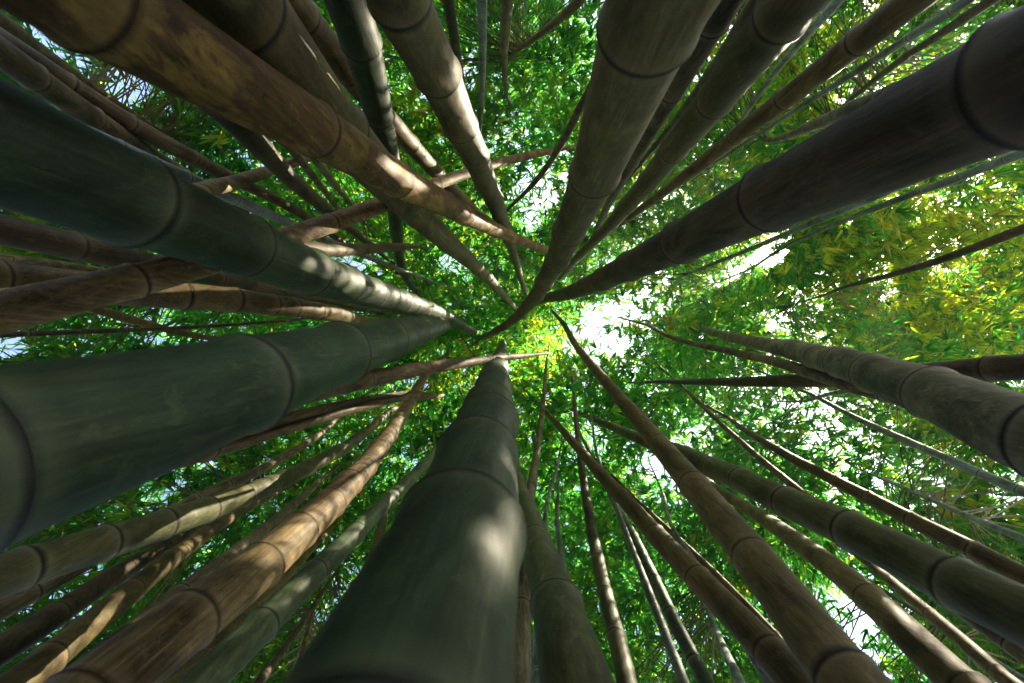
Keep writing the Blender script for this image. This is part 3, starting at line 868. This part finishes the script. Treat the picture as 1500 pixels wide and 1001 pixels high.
# sunlit places on stalks: (index by a word of the label, photo x, y, radius of the shaft in metres)
SPOTS = [('sun-striped upper', 452, 412, .17), ('sun-striped upper', 520, 428, .2), ('sun-striped upper', 560, 438, .22), ('sun-striped upper', 610, 450, .3), ('sun-striped upper', 640, 460, .3),
         ('mottled orange-brown', 725, 336, .18), ('mottled orange-brown', 760, 352, .25), ('mottled orange-brown', 560, 250, .1),
         ('upper half sunlit', 632, 330, .18), ('upper half sunlit', 655, 352, .18), ('upper half sunlit', 690, 383, .2), ('upper half sunlit', 720, 415, .28),
         ('large cream sun spots', 665, 125, .16), ('large cream sun spots', 672, 150, .14), ('large cream sun spots', 690, 175, .16), ('large cream sun spots', 690, 212, .14), ('large cream sun spots', 716, 268, .14), ('large cream sun spots', 735, 310, .2),
         ('short sunlit brown', 606, 215, .16), ('short sunlit brown', 592, 195, .12),
         ('bold sun stripes', 540, 675, .22), ('bold sun stripes', 520, 700, .22), ('bold sun stripes', 490, 725, .18), ('bold sun stripes', 425, 785, .12), ('bold sun stripes', 390, 808, .12), ('bold sun stripes', 560, 655, .2),
         ('cream sun blotches', 135, 782, .1), ('cream sun blotches', 105, 796, .08), ('cream sun blotches', 350, 730, .13), ('cream sun blotches', 385, 715, .14), ('cream sun blotches', 430, 697, .14),
         ('one cream sun blotch', 150, 850, .13), ('one cream sun blotch', 120, 870, .1), ('small fading sun spots', 265, 805, .12), ('small fading sun spots', 150, 905, .07),
         ('broad sunlit stripe', 893, 885, .2), ('broad sunlit stripe', 905, 930, .2), ('broad sunlit stripe', 912, 965, .2), ('broad sunlit stripe', 880, 840, .15),
         ('blazing sunlit cream', 1000, 795, .2), ('blazing sunlit cream', 1035, 828, .2), ('blazing sunlit cream', 1075, 868, .2), ('blazing sunlit cream', 1110, 905, .2), ('blazing sunlit cream', 1150, 945, .2), ('blazing sunlit cream', 965, 762, .2),
         ('dazzling sunlit edge between', 1310, 855, .2), ('dazzling sunlit edge between', 1350, 890, .2), ('dazzling sunlit edge between', 1400, 930, .2), ('dazzling sunlit edge between', 1440, 965, .2),
         ('one pale sunlit flank', 1375, 975, .16), ('one pale sunlit flank', 1130, 765, .1),
         ('bright sunlit upper rim', 1180, 682, .16), ('bright sunlit upper rim', 1240, 712, .2), ('bright sunlit upper rim', 1300, 742, .2), ('bright sunlit upper rim', 1360, 772, .16),
         ('strip of sunlit tan', 766, 940, .2), ('strip of sunlit tan', 766, 900, .2), ('strip of sunlit tan', 766, 980, .2),
         ('fat green bamboo', 752, 757, .03), ('fat green bamboo', 738, 900, .03), ('one orange sun spot', 165, 165, .12),
         ('long orange-brown dry', 540, 308, .16), ('long orange-brown dry', 790, 226, .2), ('long orange-brown dry', 720, 243, .2),
         ('orange dry pole lying', 715, 528, .16), ('orange dry pole lying', 755, 524, .2), ('long black crack', 545, 590, .14), ('long black crack', 470, 600, .1), ('long black crack', 620, 581, .16),
         ('level dry pole', 490, 358, .1), ('directly under the striped', 140, 352, .05), ('brown-olive bamboo', 870, 690, .14), ('brown-olive bamboo', 905, 715, .14),
         ('slim green bamboo alone', 1020, 965, .12), ('orange-brown diagonal', 905, 575, .16), ('orange-brown diagonal', 925, 600, .14), ('slim ringed brown', 787, 655, .15),
         ('scaly lit lower', 330, 452, .1), ('scaly lit lower', 400, 452, .1)]
deep = np.zeros(len(MID), bool)
for Q, r in DARK_RAYS:
    rel = MID - Q
    t = rel @ SUN
    deep |= (t > 1) & (np.linalg.norm(rel - t[:, None] * SUN[None, :], axis=1) < r)
for word, sx, sy, r in SPOTS:
    Q = sun_ray(word, sx, sy)
    rel = MID - Q
    t = rel @ SUN
    dist = np.linalg.norm(rel - t[:, None] * SUN[None, :], axis=1)
    keep &= ~((t > .1) & (dist < (r * .9 + .06) * (.85 + .4 * rng.random(len(MID)))) & ((t < 2) | (rng.random(len(MID)) > .05)) & ~deep)
shade = np.zeros(len(MID), bool)
for Q, r in RAYS:
    rel = MID - Q
    t = rel @ SUN
    shade |= (t > 1) & (np.linalg.norm(rel - t[:, None] * SUN[None, :], axis=1) < r * 1.25)
# openings above the glow-tinted foliage, so that the sun comes down onto it
for _ in range(36):
    gx, gy, ga, gb, gk = random.choice(YELLOW_GLOW[:7])
    u = random.gauss(gx, ga * .6); v = random.gauss(gy, gb * .6)
    h = random.uniform(6.5, 10.5)
    Q = np.array([(u - CX) / F * h, (v - CY) / F * h, h])
    rel = MID - Q
    t = rel @ SUN
    dist = np.linalg.norm(rel - t[:, None] * SUN[None, :], axis=1)
    keep &= ~((t > .5) & (dist < .42 * (.8 + .4 * rng.random(len(MID)))) & (rng.random(len(MID)) < .62) & ~shade)
LEAVES, OWN = LEAVES[keep], OWN[keep]
print('leaves', len(LEAVES), 'of crowns', int((OWN >= 0).sum()))

def leaf_mesh_arrays(L):
    n = len(L)
    p, d, nr = L[:, 0:3], L[:, 3:6], L[:, 6:9]
    ln, w, ti = L[:, 9:10], L[:, 10:11], L[:, 11]
    s = np.cross(d, nr)
    dn = np.array([0, 0, -1.0])
    v = np.empty((n, 6, 3))
    v[:, 0] = p
    m1 = p + d * ln * .22 + dn * ln * .01
    m2 = p + d * ln * .62 + dn * ln * .05
    v[:, 1] = m1 + s * w * .5 + nr * w * .12
    v[:, 2] = m1 - s * w * .5 + nr * w * .12
    v[:, 3] = m2 + s * w * .36 + nr * w * .08
    v[:, 4] = m2 - s * w * .36 + nr * w * .08
    v[:, 5] = p + d * ln + dn * ln * .14
    o = np.arange(n)[:, None] * 6
    f = np.concatenate([o + np.array([[0, 1, 2]]), o + np.array([[1, 3, 4, 2]]), o + np.array([[3, 5, 4]])], 1)
    lt = np.tile(np.array([3, 4, 3]), n)
    return v.reshape(-1, 3), f.ravel(), lt, np.repeat(ti, 6)

def twig_arrays(tw):
    vs, fs, n = [], [], 0
    for s, m, e, r0, r1 in tw:
        pts = [(1 - t)**2 * s + 2 * t * (1 - t) * m + t * t * e for t in (0, .33, .66, 1)]
        ax = e - s; ax = ax / (np.linalg.norm(ax) + 1e-9)
        a = np.cross(ax, [0.3, .1, .9]); a /= np.linalg.norm(a) + 1e-9
        c = np.cross(ax, a)
        for k, pnt in enumerate(pts):
            r = r0 + (r1 - r0) * k / 3
            for j in range(3):
                an = 2.0944 * j
                vs.append(pnt + r * (math.cos(an) * a + math.sin(an) * c))
        for k in range(3):
            for j in range(3):
                j2 = (j + 1) % 3
                fs += [n + 3*k + j, n + 3*k + j2, n + 3*k + 3 + j2, n + 3*k + 3 + j]
        n += 12
    return np.array(vs), np.array(fs), np.full(len(fs) // 4, 4)

def build_crown(owner, parent, base, name):
    L = LEAVES[OWN == owner]
    tw = twig_by_owner.get(owner, [])
    if len(L) == 0 and not tw:
        return None
    v, f, lt, ti = leaf_mesh_arrays(L)
    mi = np.zeros(len(lt), np.int32)
    if tw:
        v2, f2, lt2 = twig_arrays(tw)
        f = np.concatenate([f, f2 + len(v)]); v = np.vstack([v, v2]); lt = np.concatenate([lt, lt2])
        ti = np.concatenate([ti, np.zeros(len(v2))]); mi = np.concatenate([mi, np.ones(len(lt2), np.int32)])
    v = v + np.array([0, 0, CAMZ]) - np.array(base)
    me = mesh_from(name, v, f, lt, [LEAF, TWIG], False, {'tint': ti}, mi)
    return link(name, me, parent)

for i in living:
    build_crown(i, B[i]['root'], B[i]['base'], 'crown')
far = build_crown(-1, None, (0, 0, 0), 'bamboo_canopy')
if far:
    far['kind'] = 'stuff'
    far['label'] = 'mass of green bamboo leaves from the rest of the grove'
    far['category'] = 'foliage'

# ------------------------------------------------------------------ ground
gv, gf, glt = [(0, 0, 0)], [], []
rs = [.6, 1.2, 2, 3.2, 5, 8, 13, 22, 40, 90]
for r in rs:
    for k in range(48):
        a = 2 * math.pi * k / 48
        gv.append((r * math.cos(a), r * math.sin(a), random.uniform(-.03, .03) if r < 30 else 0))
for k in range(48):
    gf += [0, 1 + k, 1 + (k + 1) % 48]; glt.append(3)
for j in range(len(rs) - 1):
    for k in range(48):
        a, b_ = 1 + j * 48 + k, 1 + j * 48 + (k + 1) % 48
        gf += [a, a + 48, b_ + 48, b_]; glt.append(4)
g = link('ground', mesh_from('ground', gv, gf, glt, [ground_material()]))
g['kind'] = 'structure'

# ------------------------------------------------------------------ air
hv = [(x, y, z) for x in (-96, 96) for y in (-96, 96) for z in (-1.2, 19)]
hf = [0,1,3,2, 4,6,7,5, 0,4,5,1, 2,3,7,6, 0,2,6,4, 1,5,7,3]
hm = bpy.data.materials.new('haze')
hnt, hN, hL = nodes_of(hm)
pv = hN.new('ShaderNodeVolumePrincipled')
pv.inputs['Color'].default_value = (.9, .95, .88, 1)
pv.inputs['Density'].default_value = .0018
pv.inputs['Anisotropy'].default_value = .45
ho = hN.new('ShaderNodeOutputMaterial'); hL.new(pv.outputs[0], ho.inputs['Volume'])
haze = link('haze', mesh_from('haze', hv, hf, [4] * 6, [hm], False))
haze['kind'] = 'stuff'
# ------------------------------------------------------------------ light and sky
w = bpy.data.worlds.new('World'); scene.world = w
w.use_nodes = True
nt = w.node_tree
bg = nt.nodes.get('Background') or nt.nodes.new('ShaderNodeBackground')
sky = nt.nodes.new('ShaderNodeTexSky')
sky.sky_type = 'NISHITA'
sky.sun_disc = False
el = math.asin(SUN[2])
sky.sun_elevation = el
sky.sun_rotation = math.atan2(SUN[0], SUN[1])
sky.air_density = 1.0; sky.dust_density = 3.0
nt.links.new(sky.outputs[0], bg.inputs['Color'])
bg.inputs['Strength'].default_value = .12
ld = bpy.data.lights.new('sun', 'SUN')
ld.energy = 5.0; ld.angle = math.radians(.22); ld.color = (1, .87, .64)
lo = bpy.data.objects.new('sun', ld); col.objects.link(lo)
lo.location = (6, 0, 20)
from mathutils import Vector
lo.rotation_euler = Vector(SUN).to_track_quat('Z', 'Y').to_euler()

# ------------------------------------------------------------------ camera
cd = bpy.data.cameras.new('camera')
cd.sensor_width = 36; cd.lens = 36 * F / 1500
cd.clip_start = .01; cd.clip_end = 500
cd.dof.use_dof = True; cd.dof.focus_distance = 7.0; cd.dof.aperture_fstop = 5.0
cam = bpy.data.objects.new('camera', cd); col.objects.link(cam)
cam.location = (0, 0, CAMZ); cam.rotation_euler = (math.pi, 0, 0)
scene.camera = cam

scene.view_settings.view_transform = 'Standard'
scene.view_settings.look = 'None'
scene.view_settings.exposure = 2.4
scene.view_settings.gamma = 1
scene.render.engine = 'CYCLES'
scene.cycles.use_denoising = True
scene.cycles.max_bounces = 8
scene.cycles.transmission_bounces = 6
scene.cycles.diffuse_bounces = 5
